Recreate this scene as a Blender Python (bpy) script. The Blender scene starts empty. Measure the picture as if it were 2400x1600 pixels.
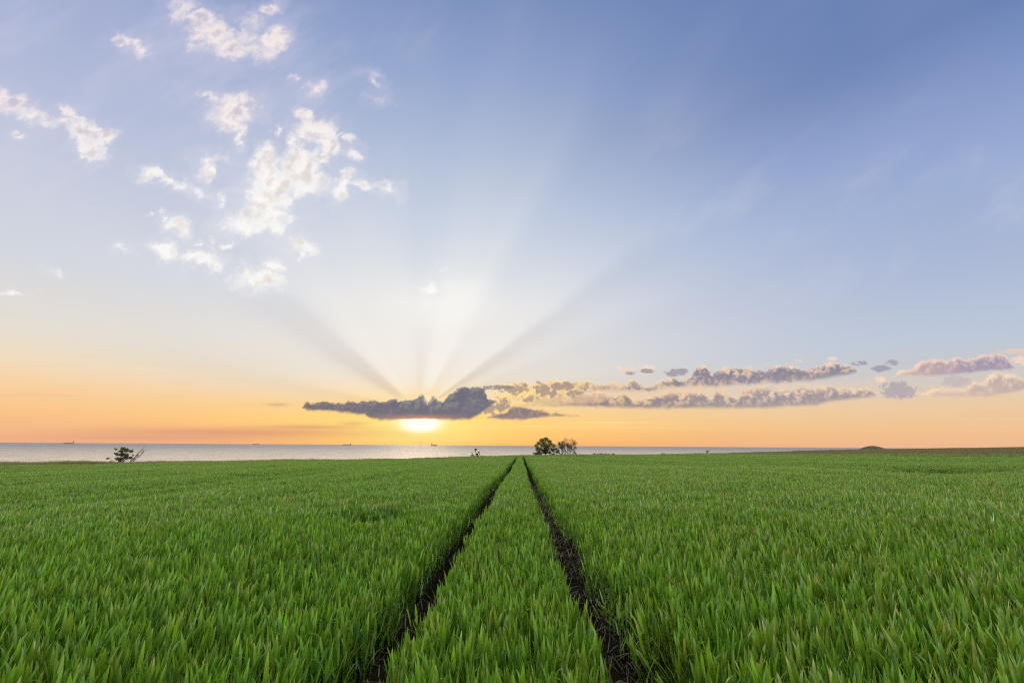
import bpy, math, random
import numpy as np
from mathutils import Vector, Matrix, noise as mnoise

random.seed(7)
rng = np.random.default_rng(7)
S = bpy.context.scene
COL = S.collection
rad = math.radians

# ------------------------------------------------------------------ view
EYE = 1.68
CROP = 0.58
FPX = 1067.0
PITCH, YAW, ROLL = 12.86, 1.18, 0.36
CAMX = 0.19
MROT = (Matrix.Rotation(rad(YAW), 3, 'Z') @ Matrix.Rotation(rad(90 + PITCH), 3, 'X')
        @ Matrix.Rotation(rad(ROLL), 3, 'Z'))


def sky_dir(px, py):
    """direction in the world of a point of the 2400 x 1600 photograph"""
    return (MROT @ Vector(((px - 1200) / FPX, -(py - 800) / FPX, -1))).normalized()


def uv(px, py):
    d = sky_dir(px, py)
    return d.x / d.y, d.z / d.y


cam_d = bpy.data.cameras.new('camera')
cam = bpy.data.objects.new('camera', cam_d)
COL.objects.link(cam)
cam_d.sensor_width = 36
cam_d.lens = 36 * FPX / 2400
cam_d.clip_start = 0.05
cam_d.clip_end = 200000
cam.matrix_world = Matrix.Translation((CAMX, 0, EYE)) @ MROT.to_4x4()
S.camera = cam
S.view_settings.view_transform = 'Standard'
S.view_settings.look = 'None'
S.view_settings.exposure = 0
S.view_settings.gamma = 1
S.view_settings.use_curve_mapping = False
S.render.engine = 'CYCLES'
S.cycles.max_bounces = 6
S.cycles.diffuse_bounces = 1
S.cycles.transmission_bounces = 4
S.cycles.glossy_bounces = 2
S.cycles.use_denoising = False
S.cycles.pixel_filter_type = 'BLACKMAN_HARRIS'
S.cycles.filter_width = 1.2
S.cycles.use_adaptive_sampling = True
S.cycles.adaptive_threshold = 0.008
S.cycles.adaptive_min_samples = 12


def lin(r, g, b):
    def f(c):
        c /= 255.0
        return c / 12.92 if c <= 0.04045 else ((c + 0.055) / 1.055) ** 2.4
    return (f(r), f(g), f(b), 1)


# ------------------------------------------------------------------ node expressions
class X:
    """a float socket with arithmetic"""
    def __init__(self, nt, s):
        self.nt, self.s = nt, s

    def op(self, o, *a, clamp=False):
        n = self.nt.nodes.new('ShaderNodeMath')
        n.operation = o
        n.use_clamp = clamp
        for i, v in enumerate((self,) + a):
            if isinstance(v, X):
                self.nt.links.new(v.s, n.inputs[i])
            else:
                n.inputs[i].default_value = v
        return X(self.nt, n.outputs[0])

    def __add__(self, o): return self.op('ADD', o)
    def __sub__(self, o): return self.op('SUBTRACT', o)
    def __mul__(self, o): return self.op('MULTIPLY', o)
    def __truediv__(self, o): return self.op('DIVIDE', o)
    __radd__ = __add__
    __rmul__ = __mul__
    def __rsub__(self, o): return self.op('MULTIPLY', -1.0).op('ADD', o)
    def max(self, o): return self.op('MAXIMUM', o)
    def min(self, o): return self.op('MINIMUM', o)
    def clamp(self): return self.max(0.0).min(1.0)
    def exp(self): return self.op('EXPONENT')
    def sq(self): return self.op('MULTIPLY', self)

    def smooth(self, a, b, lo=0.0, hi=1.0):
        n = self.nt.nodes.new('ShaderNodeMapRange')
        n.interpolation_type = 'SMOOTHSTEP'
        self.nt.links.new(self.s, n.inputs['Value'])
        n.inputs['From Min'].default_value = a
        n.inputs['From Max'].default_value = b
        n.inputs['To Min'].default_value = lo
        n.inputs['To Max'].default_value = hi
        return X(self.nt, n.outputs[0])

    def ramp(self, stops, interp='LINEAR'):
        n = self.nt.nodes.new('ShaderNodeValToRGB')
        cr = n.color_ramp
        cr.interpolation = interp
        while len(cr.elements) > 1:
            cr.elements.remove(cr.elements[-1])
        cr.elements[0].position = stops[0][0]
        cr.elements[0].color = stops[0][1]
        for p, c in stops[1:]:
            e = cr.elements.new(p)
            e.color = c
        self.nt.links.new(self.s, n.inputs['Fac'])
        return n.outputs['Color']

    def curve(self, pts):
        n = self.nt.nodes.new('ShaderNodeFloatCurve')
        c = n.mapping.curves[0]
        n.mapping.use_clip = False
        n.mapping.extend = 'HORIZONTAL'
        while len(c.points) > 2:
            c.points.remove(c.points[1])
        c.points[0].location = pts[0]
        c.points[1].location = pts[-1]
        for p in pts[1:-1]:
            c.points.new(*p)
        for p in c.points:
            p.handle_type = 'VECTOR'
        n.mapping.update()
        self.nt.links.new(self.s, n.inputs['Value'])
        return X(self.nt, n.outputs[0])


def mixc(nt, f, a, b, mode='MIX'):
    n = nt.nodes.new('ShaderNodeMix')
    n.data_type = 'RGBA'
    n.blend_type = mode
    n.clamp_result = False
    for v, k in ((f, 0), (a, 6), (b, 7)):
        if isinstance(v, X):
            v = v.s
        if isinstance(v, bpy.types.NodeSocket):
            nt.links.new(v, n.inputs[k])
        else:
            n.inputs[k].default_value = v
    return n.outputs[2]


def vec(nt, x, y, z=0.0):
    n = nt.nodes.new('ShaderNodeCombineXYZ')
    for i, v in enumerate((x, y, z)):
        if isinstance(v, X):
            nt.links.new(v.s, n.inputs[i])
        else:
            n.inputs[i].default_value = v
    return n.outputs[0]


def noise(nt, v, scale, detail=4, rough=0.55, dim='2D', distort=0.0):
    n = nt.nodes.new('ShaderNodeTexNoise')
    n.noise_dimensions = dim
    if v is not None:
        nt.links.new(v, n.inputs['Vector'])
    n.inputs['Scale'].default_value = scale
    n.inputs['Detail'].default_value = detail
    n.inputs['Roughness'].default_value = rough
    n.inputs['Distortion'].default_value = distort
    return n


def sep(nt, v):
    n = nt.nodes.new('ShaderNodeSeparateXYZ')
    nt.links.new(v, n.inputs[0])
    return [X(nt, o) for o in n.outputs]


# ------------------------------------------------------------------ sky
SUN_PX = (983, 962)
sdir = sky_dir(*SUN_PX)
sun_el = math.asin(sdir.z)
sun_az = math.atan2(sdir.x, sdir.y)

world = bpy.data.worlds.new('World')
S.world = world
world.use_nodes = True
W = world.node_tree
W.nodes.clear()
wout = W.nodes.new('ShaderNodeOutputWorld')
tc = W.nodes.new('ShaderNodeTexCoord')
dx, dy, dz = sep(W, tc.outputs['Generated'])
el = dz.max(0.0).op('ARCSINE') * (180 / math.pi)
horiz = (dx.sq() + dy.sq()).op('SQRT').max(1e-4)
sphi = dx / horiz
cphi = dy / horiz
E90 = el / 90.0


def elramp(rows, gain=1.0):
    # sky overhead and behind, out of view, brightened as added fill for the field
    def col(e, c):
        q = gain * (1 + max(0, e - 52) / 38.0 * 2.9)
        return tuple(v * q for v in lin(*c)[:3]) + (1,)
    return E90.ramp([(e / 90.0, col(e, c)) for e, c in rows])


mid = elramp([(0, (250, 172, 100)), (1.2, (254, 190, 104)), (2.6, (255, 203, 118)), (4.2, (250, 209, 146)), (6, (240, 218, 184)),
              (8, (229, 219, 205)), (12, (229, 226, 222)), (17, (229, 230, 231)), (23.5, (211, 219, 230)), (28, (198, 209, 227)),
              (33, (183, 196, 220)), (42, (151, 170, 209)), (50, (124, 146, 192)), (65, (120, 138, 180)), (90, (168, 172, 184))])
right = elramp([(0, (241, 187, 148)), (1.6, (243, 196, 148)), (4.1, (236, 205, 170)), (6.0, (212, 203, 196)), (7.6, (198, 202, 206)), (9.7, (189, 201, 219)),
                (16.3, (172, 186, 216)), (23.4, (155, 174, 214)), (30, (132, 154, 203)), (36, (104, 129, 182)), (44, (98, 124, 178)), (50, (94, 120, 176)), (90, (168, 172, 184))])
left = elramp([(0, (243, 178, 138)), (1.6, (247, 190, 139)), (3.0, (252, 200, 140)), (4.6, (251, 208, 156)), (7, (243, 222, 193)), (9.7, (231, 224, 212)), (16.3, (212, 216, 226)),
               (23.4, (202, 207, 225)), (30, (181, 190, 219)), (36, (166, 177, 213)), (50, (140, 158, 202)), (90, (168, 172, 184))])
back = elramp([(0, (225, 206, 205)), (8, (214, 208, 214)), (20, (200, 206, 224)), (45, (186, 190, 206)), (90, (168, 172, 184))], 2.3)
ss = math.sin(sun_az)
wr = (sphi - ss).smooth(0.04, 1.04)
wl = (ss - sphi).smooth(0.02, 0.62)
sky = mixc(W, wr, mid, right)
sky = mixc(W, wl, sky, left)
sky = mixc(W, cphi.smooth(0.45, -0.4), sky, back)

nish = W.nodes.new('ShaderNodeTexSky')
nish.sky_type = 'NISHITA'
nish.sun_disc = False
nish.sun_elevation = sun_el
nish.sun_rotation = sun_az
nish.air_density = 1.0
nish.dust_density = 1.5
nmul = mixc(W, 1.0, nish.outputs[0], (0.10, 0.10, 0.10, 1), 'MULTIPLY')
sky = mixc(W, 0.03, sky, nmul)

# flat map of the half of the sky in front (directions, not pixels)
front = dy.smooth(0.06, 0.2)
dyc = dy.max(0.05)
U = dx / dyc
V = dz / dyc
P = vec(W, U, V)
us, vs = uv(*SUN_PX)
K = 1.0 / FPX
cir = noise(W, vec(W, U * 1.0 + V * 0.5, V * 2.2 - U * 1.6), 1.5, 5, 0.6)
cirv = X(W, cir.outputs[0])
st = noise(W, vec(W, (V - vs).op('ARCTAN2', U - us) * (9.0 / math.pi), ((U - us).sq() + (V - vs).sq()).op('SQRT') * 0.6), 1.6, 3, 0.5)
stv = X(W, st.outputs[0]) - 0.5

# soft veil of thin high haze streaks
sky = mixc(W, cirv.smooth(0.45, 0.75) * V.smooth(0.25, 0.6) * (us + 0.35 - U).smooth(0.0, 0.7) * 0.30 * front, sky, lin(214, 214, 228))

sky = mixc(W, cirv.smooth(0.46, 0.72) * V.smooth(0.22, 0.42) * V.smooth(0.95, 0.6) * (U - us - 0.15).smooth(0.0, 0.5) * 0.30 * front, sky, lin(204, 207, 224))

# shafts of light through the cloud
du = U - us
dv = V - vs
ang = dv.op('ARCTAN2', du) / math.pi
rr = (du.sq() + dv.sq()).op('SQRT')
g = lambda v: (v, v, v, 1)
rayv = ang.curve([(a / 180.0, v) for a, v in (
    (0, .42), (8, .42), (13, .56), (22, .36), (25.5, .50), (28.5, .44), (33, .16), (36, .18), (39.5, .78), (49, .66), (58, .52), (61, .60),
    (66, .92), (75, .88), (81, .80), (85, .58), (90, .48), (95, .46), (101, .66), (110, .74), (123, .70), (130, .84), (136, .70), (141, .22), (148, .16),
    (153, .44), (159, .60), (165, .54), (170, .28), (175, .42))])
amp = rr.smooth(0.03, 0.07) * (rr * -4.1).exp() * 1.5 * ang.smooth(0.0, 0.04) * front
pos = (rayv - 0.5).max(0.0) * amp * 1.6
neg = (0.5 - rayv).max(0.0) * amp * 1.35
sky = mixc(W, pos.min(0.85), sky, lin(252, 248, 240))
warm = mixc(W, V.smooth(0.05, 0.5), lin(186, 168, 152), lin(120, 146, 188))
sky = mixc(W, neg.min(0.8), sky, warm)
# long soft streaks higher up
sky = mixc(W, (stv * rr.smooth(0.15, 0.6) * ang.smooth(0.02, 0.12) * front * 0.15).max(0.0), sky, lin(236, 234, 240))
sky = mixc(W, (stv * rr.smooth(0.15, 0.6) * ang.smooth(0.02, 0.12) * front * -0.08).max(0.0), sky, lin(104, 130, 184))


def gauss(px, py, rx, ry):
    cu, cv = uv(px, py)
    a = ((U - cu) / (rx * K)).sq() + ((V - cv) / (ry * K)).sq()
    return (a * -1.0).exp() * front


sky = mixc(W, gauss(1010, 800, 330, 170) * 0.34, sky, lin(246, 243, 238))
sky = mixc(W, (gauss(1055, 705, 150, 80) * (cirv * 2.2 - 0.1)).smooth(0.15, 1.0) * 0.62, sky, lin(250, 249, 246))

# the sky is built in three pieces so that only the piece a ray looks at is worked out:
# the clear sky, the loose cumulus high on the left, the banks low over the horizon
sky_plain = sky
U0, V0 = U, V
shade = noise(W, P, 22.0, 3, 0.5)
shad2 = noise(W, vec(W, U + 0.014, V - 0.020), 22.0, 3, 0.5)
# ---- cumulus patches, each an ellipse of the sky with a torn edge
warp = noise(W, P, 17.0, 6, 0.62)
wc = warp.outputs['Color']
wx, wy, wz = sep(W, wc)
Ux = U + (wx - 0.5) * 0.085
Vx = V + (wy - 0.5) * 0.075
Pw = vec(W, Ux, Vx)

# (x, y, rx, ry, rotation clockwise, weight) in 2.24 x photo pixels
PATCH = [
 (1075,100,70,50,10,1),(1120,180,120,75,35,.85),(1205,255,85,50,10,1),(960,60,75,70,45,.62),(1050,200,90,80,40,.6),(1290,215,110,70,0,.52),
 (1435,205,72,66,0,.95),(1425,50,38,34,0,.75),(1410,275,42,55,0,.75),(1340,270,90,45,15,.6),(1330,110,70,40,20,.42),
 (660,215,64,34,10,.85),(745,255,66,46,25,.6),
 (60,535,125,48,28,.95),(165,605,100,46,22,.8),(375,592,70,26,32,.9),(430,690,90,62,45,1),(490,770,70,62,50,1),(555,728,46,36,0,1),(325,655,70,30,0,.55),(105,700,50,18,5,.6),(235,640,70,24,25,.5),
 (1235,555,118,66,5,1.05),(1205,620,70,60,0,1),(1250,705,34,68,-8,.85),(1090,512,52,18,15,.7),(1258,765,26,26,0,.7),(1160,600,70,50,0,.6),
 (1600,602,48,34,25,1),(1650,680,108,52,8,1),(1722,745,62,66,0,1),(1700,830,46,48,0,.8),(1440,695,16,26,0,.8),(1790,702,26,16,0,.65),(1830,725,22,18,0,.65),
 (1400,815,50,54,0,1),(1400,895,82,66,0,1.05),(1580,880,112,104,0,1.1),(1610,960,112,58,0,1.1),(1540,750,46,70,0,.75),(1450,950,120,74,0,1.1),(1405,1050,112,90,0,1),(1340,1160,150,58,-8,1.05),(1505,1045,42,40,0,.9),(1450,1180,70,50,0,.9),(1530,1145,30,22,0,.7),
 (1840,800,54,40,30,.9),(1790,985,50,60,0,.95),(1825,930,46,24,55,.95),(1930,980,70,24,22,.95),(2050,990,46,32,20,.7),
 (1085,870,44,66,20,.6),(1100,912,30,34,0,.8),(1130,835,70,24,0,.38),
 (800,918,66,32,15,.95),(880,945,70,28,20,.8),(960,982,60,28,20,.6),(1065,1008,44,20,5,.65),(1165,1040,26,18,0,.5),(1135,1085,22,26,0,.5),
 (1655,465,42,52,20,.65),(1555,415,24,20,0,.7),(1965,410,50,20,35,.45),(1980,515,34,22,0,.36),
 (930,1190,64,40,28,.9),(875,1135,24,14,0,.6),(870,1312,88,40,12,.85),(1045,1368,120,44,8,.95),(1130,1392,50,26,0,.8),(1200,1274,34,20,0,.7),(1130,1256,20,14,0,.6),(1045,1272,22,16,0,.6),(1105,1300,26,18,30,.6),
 (1580,1302,66,38,5,.8),(1590,1345,34,20,0,.6),(1437,1396,42,38,0,.8),(1355,1482,130,60,5,.95),(1290,1440,60,34,0,.7),(650,1298,30,16,0,.5),(780,1125,20,10,0,.5),(290,1447,36,14,20,.5),
 (2253,1508,52,34,-10,.75),(2330,1410,40,18,0,.45),(50,1532,80,14,5,.5)]
fld = None
for (cx, cy, rx, ry, rot, w) in PATCH:
    px, py = cx / 2.24, cy / 2.24
    u0, v0 = uv(px, py)
    a = rad(rot)
    ax = Vector(uv(px + math.cos(a) * rx / 2.24, py + math.sin(a) * rx / 2.24)) - Vector((u0, v0))
    ay = Vector(uv(px + math.sin(a) * ry / 2.24, py - math.cos(a) * ry / 2.24)) - Vector((u0, v0))
    th = math.atan2(ax.y, ax.x)
    su, sv = 1 / (ax.length * 1.45), 1 / (ay.length * 1.45)
    cu, sn = math.cos(th), math.sin(th)
    qa = Vx.op('MULTIPLY_ADD', sn * su, Ux.op('MULTIPLY_ADD', cu * su, -(u0 * cu + v0 * sn) * su))
    qb = Vx.op('MULTIPLY_ADD', cu * sv, Ux.op('MULTIPLY_ADD', -sn * sv, (u0 * sn - v0 * cu) * sv))
    e = qb.op('MULTIPLY_ADD', qb, qa.sq()).op('SQRT').op('MULTIPLY_ADD', -w, w)
    fld = e if fld is None else fld.op('SMOOTH_MAX', e, 0.12)
fine = noise(W, Pw, 30.0, 7, 0.62)
fz = X(W, fine.outputs[0]) - 0.5
den = fld + fz * 0.75
veil = (fld + fz * 1.1).smooth(-0.6, 0.3) * 0.42 * front * V.smooth(0.27, 0.4)
sky = mixc(W, veil, sky, mixc(W, V.smooth(0.95, 0.5), lin(196, 196, 222), lin(228, 228, 234)))
al = den.smooth(0.03, 0.72) * (X(W, shade.outputs[0]) * 1.2 + 0.42).min(1.0) * 0.97 * front * V.smooth(0.13, 0.2)
lit = ((X(W, shad2.outputs[0]) - X(W, shade.outputs[0])) * 1.7 + fz * 0.35 + 0.74 - fld.smooth(0.35, 0.95) * 0.30).clamp()
lowc = V.smooth(0.95, 0.55)
dark = mixc(W, lowc, lin(200, 194, 214), lin(232, 222, 214))
lightc = mixc(W, lowc, lin(246, 234, 230), lin(252, 250, 246))
pat = mixc(W, lit.smooth(0.05, 0.75), dark, lightc)
sky = mixc(W, al, sky, pat)
sky_patch = sky

sky = sky_plain


def billow(v, scale):
    """rounded heads of cumulus"""
    n = W.nodes.new('ShaderNodeTexVoronoi')
    n.voronoi_dimensions = '2D'
    n.feature = 'F1'
    n.normalize = True
    W.links.new(v, n.inputs['Vector'])
    n.inputs['Scale'].default_value = scale
    n.inputs['Detail'].default_value = 2.0
    n.inputs['Roughness'].default_value = 0.52
    n.inputs['Lacunarity'].default_value = 2.3
    return (0.36 - X(W, n.outputs['Distance'])) * 1.5


bw = noise(W, P, 30.0, 3, 0.6)
bwx, bwy, _ = sep(W, bw.outputs['Color'])
Ub, Vb = U + (bwx - 0.5) * 0.03, V * 1.15 + (bwy - 0.5) * 0.022
b1 = billow(vec(W, Ub, Vb), 34.0)
b3 = billow(vec(W, Ub - 0.006, Vb + 0.006), 34.0)
bn2 = noise(W, vec(W, U, V * 2.0), 60.0, 4, 0.55)
b2 = X(W, bn2.outputs[0]) - 0.5
bn4 = noise(W, P, 120.0, 4, 0.55)
b4 = X(W, bn4.outputs[0]) - 0.5
dep = b1 + b2 + b3 + b4
U = dep.op('MULTIPLY_ADD', 1e-9, U0)
V = dep.op('MULTIPLY_ADD', 1e-9, V0)
sky = mixc(W, gauss(985, 994, 330, 72) * 0.75, sky, lin(255, 214, 112))
sky = mixc(W, gauss(985, 1000, 135, 36) * 0.97, sky, lin(255, 238, 138))
sky = mixc(W, gauss(986, 993, 44, 18).smooth(0.0, 0.75), sky, (1.35, 1.22, 0.98, 1))
sky = mixc(W, gauss(1350, 1000, 260, 5) * 0.3, sky, lin(255, 226, 150))
sky = mixc(W, gauss(1420, 990, 120, 3) * 0.4, sky, lin(255, 232, 160))
# low pink bank left of the sun
lb = gauss(560, 1013, 330, 11)
sky = mixc(W, lb * 0.62, sky, lin(209, 142, 122))
sky = mixc(W, gauss(720, 1000, 120, 5) * 0.5, sky, lin(205, 145, 125))
sky = mixc(W, gauss(350, 1026, 330, 8) * 0.40, sky, lin(206, 150, 138))
sky = mixc(W, gauss(828, 992, 28, 5) * 0.5, sky, lin(214, 160, 130))
sky = mixc(W, gauss(60, 926, 120, 4) * 0.35, sky, lin(233, 190, 150))
sky = mixc(W, gauss(650, 948, 26, 4) * 0.6, sky, lin(200, 160, 130))

emb = (b1 - b3) * 1.5 + b4 * 0.8


def bank(top, bot, soft, rough, body_l, body_r, rim_l, rim_r, rimw, patch, xa, xb, alpha=1.0):
    """one cloud bank; colours go from l at photo column xa to r at xb"""
    global sky
    tp = [uv(*p) for p in top]
    bp = [uv(*p) for p in bot]
    ua = min(p[0] for p in tp + bp) - 8 * K
    ub = max(p[0] for p in tp + bp) + 8 * K
    f = lambda L, d: [(0, L[0][1] * 4 + d)] + [((p[0] - ua) / (ub - ua), p[1] * 4) for p in L] + [(1, L[-1][1] * 4 + d)]
    t = (U + b2 * 0.008 - ua) / (ub - ua)
    ct = t.curve(f(tp, -0.09))
    cb = t.curve(f(bp, 0.03))
    up = (ct * 0.25 - V) * FPX
    dn = (V - cb * 0.25) * FPX
    tp_n = b1 * (1.9 * rough) + b4 * (1.1 * rough)
    sd = (up + tp_n).min(dn + b2 * 7.0 + 1.0)
    a = sd.smooth(-2.0, soft + 2.0) * front * alpha
    q = U.smooth(uv(xa, 930)[0], uv(xb, 930)[0])
    body = mixc(W, q, lin(*body_l), lin(*body_r))
    rim = mixc(W, q, lin(*rim_l), lin(*rim_r))
    edge = (up + tp_n).smooth(rimw, 0.0)
    depth = (up / ((up + dn).max(4.0))).clamp()
    li = (edge * 0.95 + (emb * 1.0 + b1 * 1.3 + b4 * 0.6).smooth(-0.08, 0.80) * (1.0 - depth) * patch).clamp()
    vtone = ((emb * 0.5 + b2 * 0.35) * (1.05 - depth) + 0.5).clamp()
    body = mixc(W, vtone.smooth(0.25, 0.9), mixc(W, 1.0, body, (0.86, 0.86, 0.9, 1), 'MULTIPLY'), mixc(W, 0.22 * min(1, patch), body, rim))
    col = mixc(W, li, body, rim)
    sky = mixc(W, a, sky, col)


bank([(2129,922),(2142,915),(2170,920),(2195,912),(2218,908),(2259,910),(2282,894),(2310,892),(2328,871),(2341,869),(2369,878),(2400,882),(2500,870),(2600,890)],
     [(2129,928),(2234,930),(2310,930),(2348,925),(2400,914),(2600,915)], 6, 9, (226,196,178), (200,180,176), (252,222,190), (252,222,190), 16, .9, 2130, 2400, .9)
bank([(2085,882),(2111,869),(2134,864),(2157,848),(2178,842),(2208,841),(2218,847),(2244,833),(2259,841),(2282,838),(2308,832),(2336,825),(2356,833),(2369,848),(2380,862)],
     [(2085,884),(2132,880),(2183,882),(2246,877),(2310,870),(2374,866),(2380,864)], 6, 8, (214,184,176), (168,160,182), (251,220,196), (240,206,192), 14, .8, 2090, 2340)
bank([(1251,938),(1284,930),(1333,922),(1379,922),(1394,919),(1430,927),(1468,921),(1486,938),(1506,935),(1532,927),(1570,917),(1595,917),(1618,917),(1639,916),(1667,932),(1680,912),(1700,922),(1731,932),(1743,909),(1774,904),(1800,907),(1833,913),(1851,912),(1879,905),(1915,910),(1948,900),(1966,910),(1984,907),(1999,915),(2022,907),(2045,915),(2058,925)],
     [(1251,948),(1282,953),(1379,954),(1481,958),(1583,959),(1659,958),(1800,958),(1851,953),(1915,951),(1943,943),(2030,933),(2058,929)], 8, 13, (150,138,138), (168,159,162), (252,214,150), (246,212,184), 11, 1.1, 1250, 1900)
bank([(1196,928),(1215,912),(1246,900),(1277,894),(1302,894),(1317,898),(1338,893),(1363,891),(1384,894),(1394,900),(1430,897),(1455,904),(1481,891),(1506,899),(1529,899),(1562,889),(1583,886),(1608,889),(1631,859),(1649,857),(1667,868),(1705,862),(1736,857),(1761,865),(1800,862),(1825,860),(1841,853),(1859,862),(1897,860),(1925,852),(1963,851),(1999,857),(2012,870)],
     [(1196,934),(1250,930),(1300,921),(1378,919),(1430,918),(1460,918),(1527,919),(1557,912),(1608,909),(1685,908),(1736,904),(1800,900),(1851,898),(1902,894),(1953,885),(1991,879),(2012,873)], 8, 12, (144,133,134), (148,145,158), (255,222,150), (248,214,186), 9, 1.0, 1220, 1800)
sky = mixc(W, (gauss(1480, 914, 330, 17) * (b1 * 2.4 + b4 * 1.6 + 0.75)).smooth(0.10, 1.0) * 0.6, sky, lin(238, 205, 170))
sky = mixc(W, (gauss(1850, 905, 240, 20) * (b1 * 2.4 + b4 * 1.6 + 0.6)).smooth(0.10, 1.0) * 0.45, sky, lin(236, 208, 184))
bank([(1150,944),(1165,930),(1190,917),(1215,908),(1250,903),(1300,903),(1340,912),(1390,915),(1440,922)],
     [(1150,952),(1180,961),(1220,958),(1250,956),(1300,952),(1380,946),(1440,936)], 7, 12, (250,214,150), (216,182,158), (255,236,182), (246,212,176), 14, 1.2, 1180, 1420, .9)
# bright torn vapour between the dark bank and the long strips
for (x, y, rx, ry, s) in ((1215, 922, 52, 24, .85), (1180, 940, 30, 22, .8), (1300, 912, 70, 20, .55), (1160, 958, 40, 14, .6)):
    ga = gauss(x, y, rx, ry)
    sky = mixc(W, (ga * (b1 * 2.6 + b4 * 1.6 + 1.15)).smooth(0.25, 0.85) * s, sky, lin(255, 220, 150))
    sky = mixc(W, (ga * (b3 * 4.0 + b4 * 2.0 + 0.55)).smooth(0.35, 0.75) * 0.8, sky, lin(164, 142, 138))
bank([(1140,978),(1165,970),(1200,952),(1240,952),(1270,962),(1300,965),(1325,970),(1355,974)],
     [(1140,980),(1165,982),(1200,984),(1225,984),(1280,977),(1310,975),(1355,976)], 5, 7, (150,132,134), (150,132,134), (226,186,140), (226,186,140), 7, .4, 1165, 1350)
bank([(708,951),(720,941),(735,944),(750,941),(763,936),(784,940),(800,944),(817,937),(837,941),(857,936),(880,939),(901,939),(914,937),(929,931),(944,935),(957,935),(977,929),(990,921),(1003,937),(1013,926),(1028,936),(1036,939),(1054,921),(1074,912),(1090,902),(1110,906),(1130,906),(1138,919),(1148,931),(1166,936)],
     [(708,954),(717,962),(784,965),(822,970),(855,973),(865,979),(886,985),(932,984),(998,982),(1034,985),(1100,984),(1120,975),(1136,962),(1166,942)], 6, 10, (126,118,124), (122,119,130), (250,212,146), (255,243,204), 9, .12, 760, 990)
sky = mixc(W, gauss(985, 977, 90, 5) * 0.55, sky, lin(222, 146, 100))
sky = mixc(W, gauss(1003, 934, 9, 9) * 0.9, sky, lin(255, 236, 190))
sky = mixc(W, gauss(985, 984, 44, 7) * V.smooth(uv(985, 979)[1], uv(985, 983)[1]), sky, (1.15, 1.06, 0.85, 1))
# small loose puffs over the banks
for (x, y, rx, ry, c) in ((1475,867,17,8,(238,214,196)),(1480,873,12,4,(160,152,160)),(1514,865,15,9,(242,220,200)),(1516,869,14,4,(158,150,158)),(1583,873,20,7,(160,154,166)),(1604,868,7,4,(168,162,172)),
                          (2014,852,13,5,(158,156,174)),(2063,864,20,6,(158,156,174)),(2093,850,13,5,(158,156,174)),(2106,914,36,14,(176,168,176)),(2063,888,9,6,(246,216,190)),(1953,839,11,4,(244,214,196)),(1878,845,11,3,(240,212,196)),(2395,823,34,6,(226,200,192)),(2390,846,14,9,(244,214,194)),(1168,908,28,4,(150,140,140)),(1450,862,5,3,(240,224,210)),(2242,893,24,11,(196,186,186))):
    gq = gauss(x, y, rx * 1.25, ry * 1.25)
    a = (gq * ((b4 + b1) * 3.4 + 1.0)).smooth(0.22, 0.75)
    sky = mixc(W, a * 0.85, sky, lin(*c))

sky_bank = sky


def step(x, t, above=True):
    return x.op('GREATER_THAN' if above else 'LESS_THAN', t)


in_patch = step(dy, 0.2) * step(U0, -0.04, False) * step(V0, 0.285) * step(V0, 1.5, False)
in_bank = step(dy, 0.2) * step(V0, 0.285, False) * step(dz, 0.0)


def background(c):
    b = W.nodes.new('ShaderNodeBackground')
    W.links.new(mixc(W, 1.0, c, (10, 10, 10, 1), 'MULTIPLY'), b.inputs['Color'])
    b.inputs['Strength'].default_value = 0.1
    return b.outputs[0]


def mix_shader(f, a, b):
    n = W.nodes.new('ShaderNodeMixShader')
    W.links.new(f.s, n.inputs[0])
    W.links.new(a, n.inputs[1])
    W.links.new(b, n.inputs[2])
    return n.outputs[0]


W.links.new(mix_shader(in_bank, mix_shader(in_patch, background(sky_plain), background(sky_patch)), background(sky_bank)), wout.inputs[0])
world.cycles.sampling_method = 'MANUAL'
world.cycles.sample_map_resolution = 512

sun_d = bpy.data.lights.new('sun', 'SUN')
sun_d.energy = 1.9
sun_d.angle = rad(7.0)
sun_d.color = (1, 0.78, 0.50)
sun = bpy.data.objects.new('sun', sun_d)
COL.objects.link(sun)
sun.rotation_euler = sdir.to_track_quat('Z', 'Y').to_euler()
sun.location = (0, 60, 40)

# ------------------------------------------------------------------ helpers


def tag(o, label=None, cat=None, group=None, kind=None):
    if label: o['label'] = label
    if cat: o['category'] = cat
    if group: o['group'] = group
    if kind: o['kind'] = kind
    return o


def mesh_obj(name, verts, faces, mat=None, parent=None, link=True, smooth=False, uvs=None):
    me = bpy.data.meshes.new(name)
    me.from_pydata([tuple(v) for v in verts], [], [tuple(f) for f in faces])
    if uvs is not None:
        lay = me.uv_layers.new(name='UVMap')
        li = np.empty(len(me.loops), dtype=np.int32)
        me.loops.foreach_get('vertex_index', li)
        lay.data.foreach_set('uv', np.asarray(uvs, dtype=np.float32)[li].ravel())
    if smooth:
        me.polygons.foreach_set('use_smooth', [True] * len(me.polygons))
    if mat: me.materials.append(mat)
    me.update()
    o = bpy.data.objects.new(name, me)
    if link: COL.objects.link(o)
    if parent: o.parent = parent
    return o


def empty(name, loc, rz=0.0):
    o = bpy.data.objects.new(name, None)
    o.location = loc
    o.rotation_euler = (0, 0, rz)
    o.empty_display_size = 0.2
    COL.objects.link(o)
    return o


def new_mat(name):
    m = bpy.data.materials.new(name)
    m.use_nodes = True
    m.node_tree.nodes.clear()
    out = m.node_tree.nodes.new('ShaderNodeOutputMaterial')
    return m, m.node_tree, out


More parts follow.
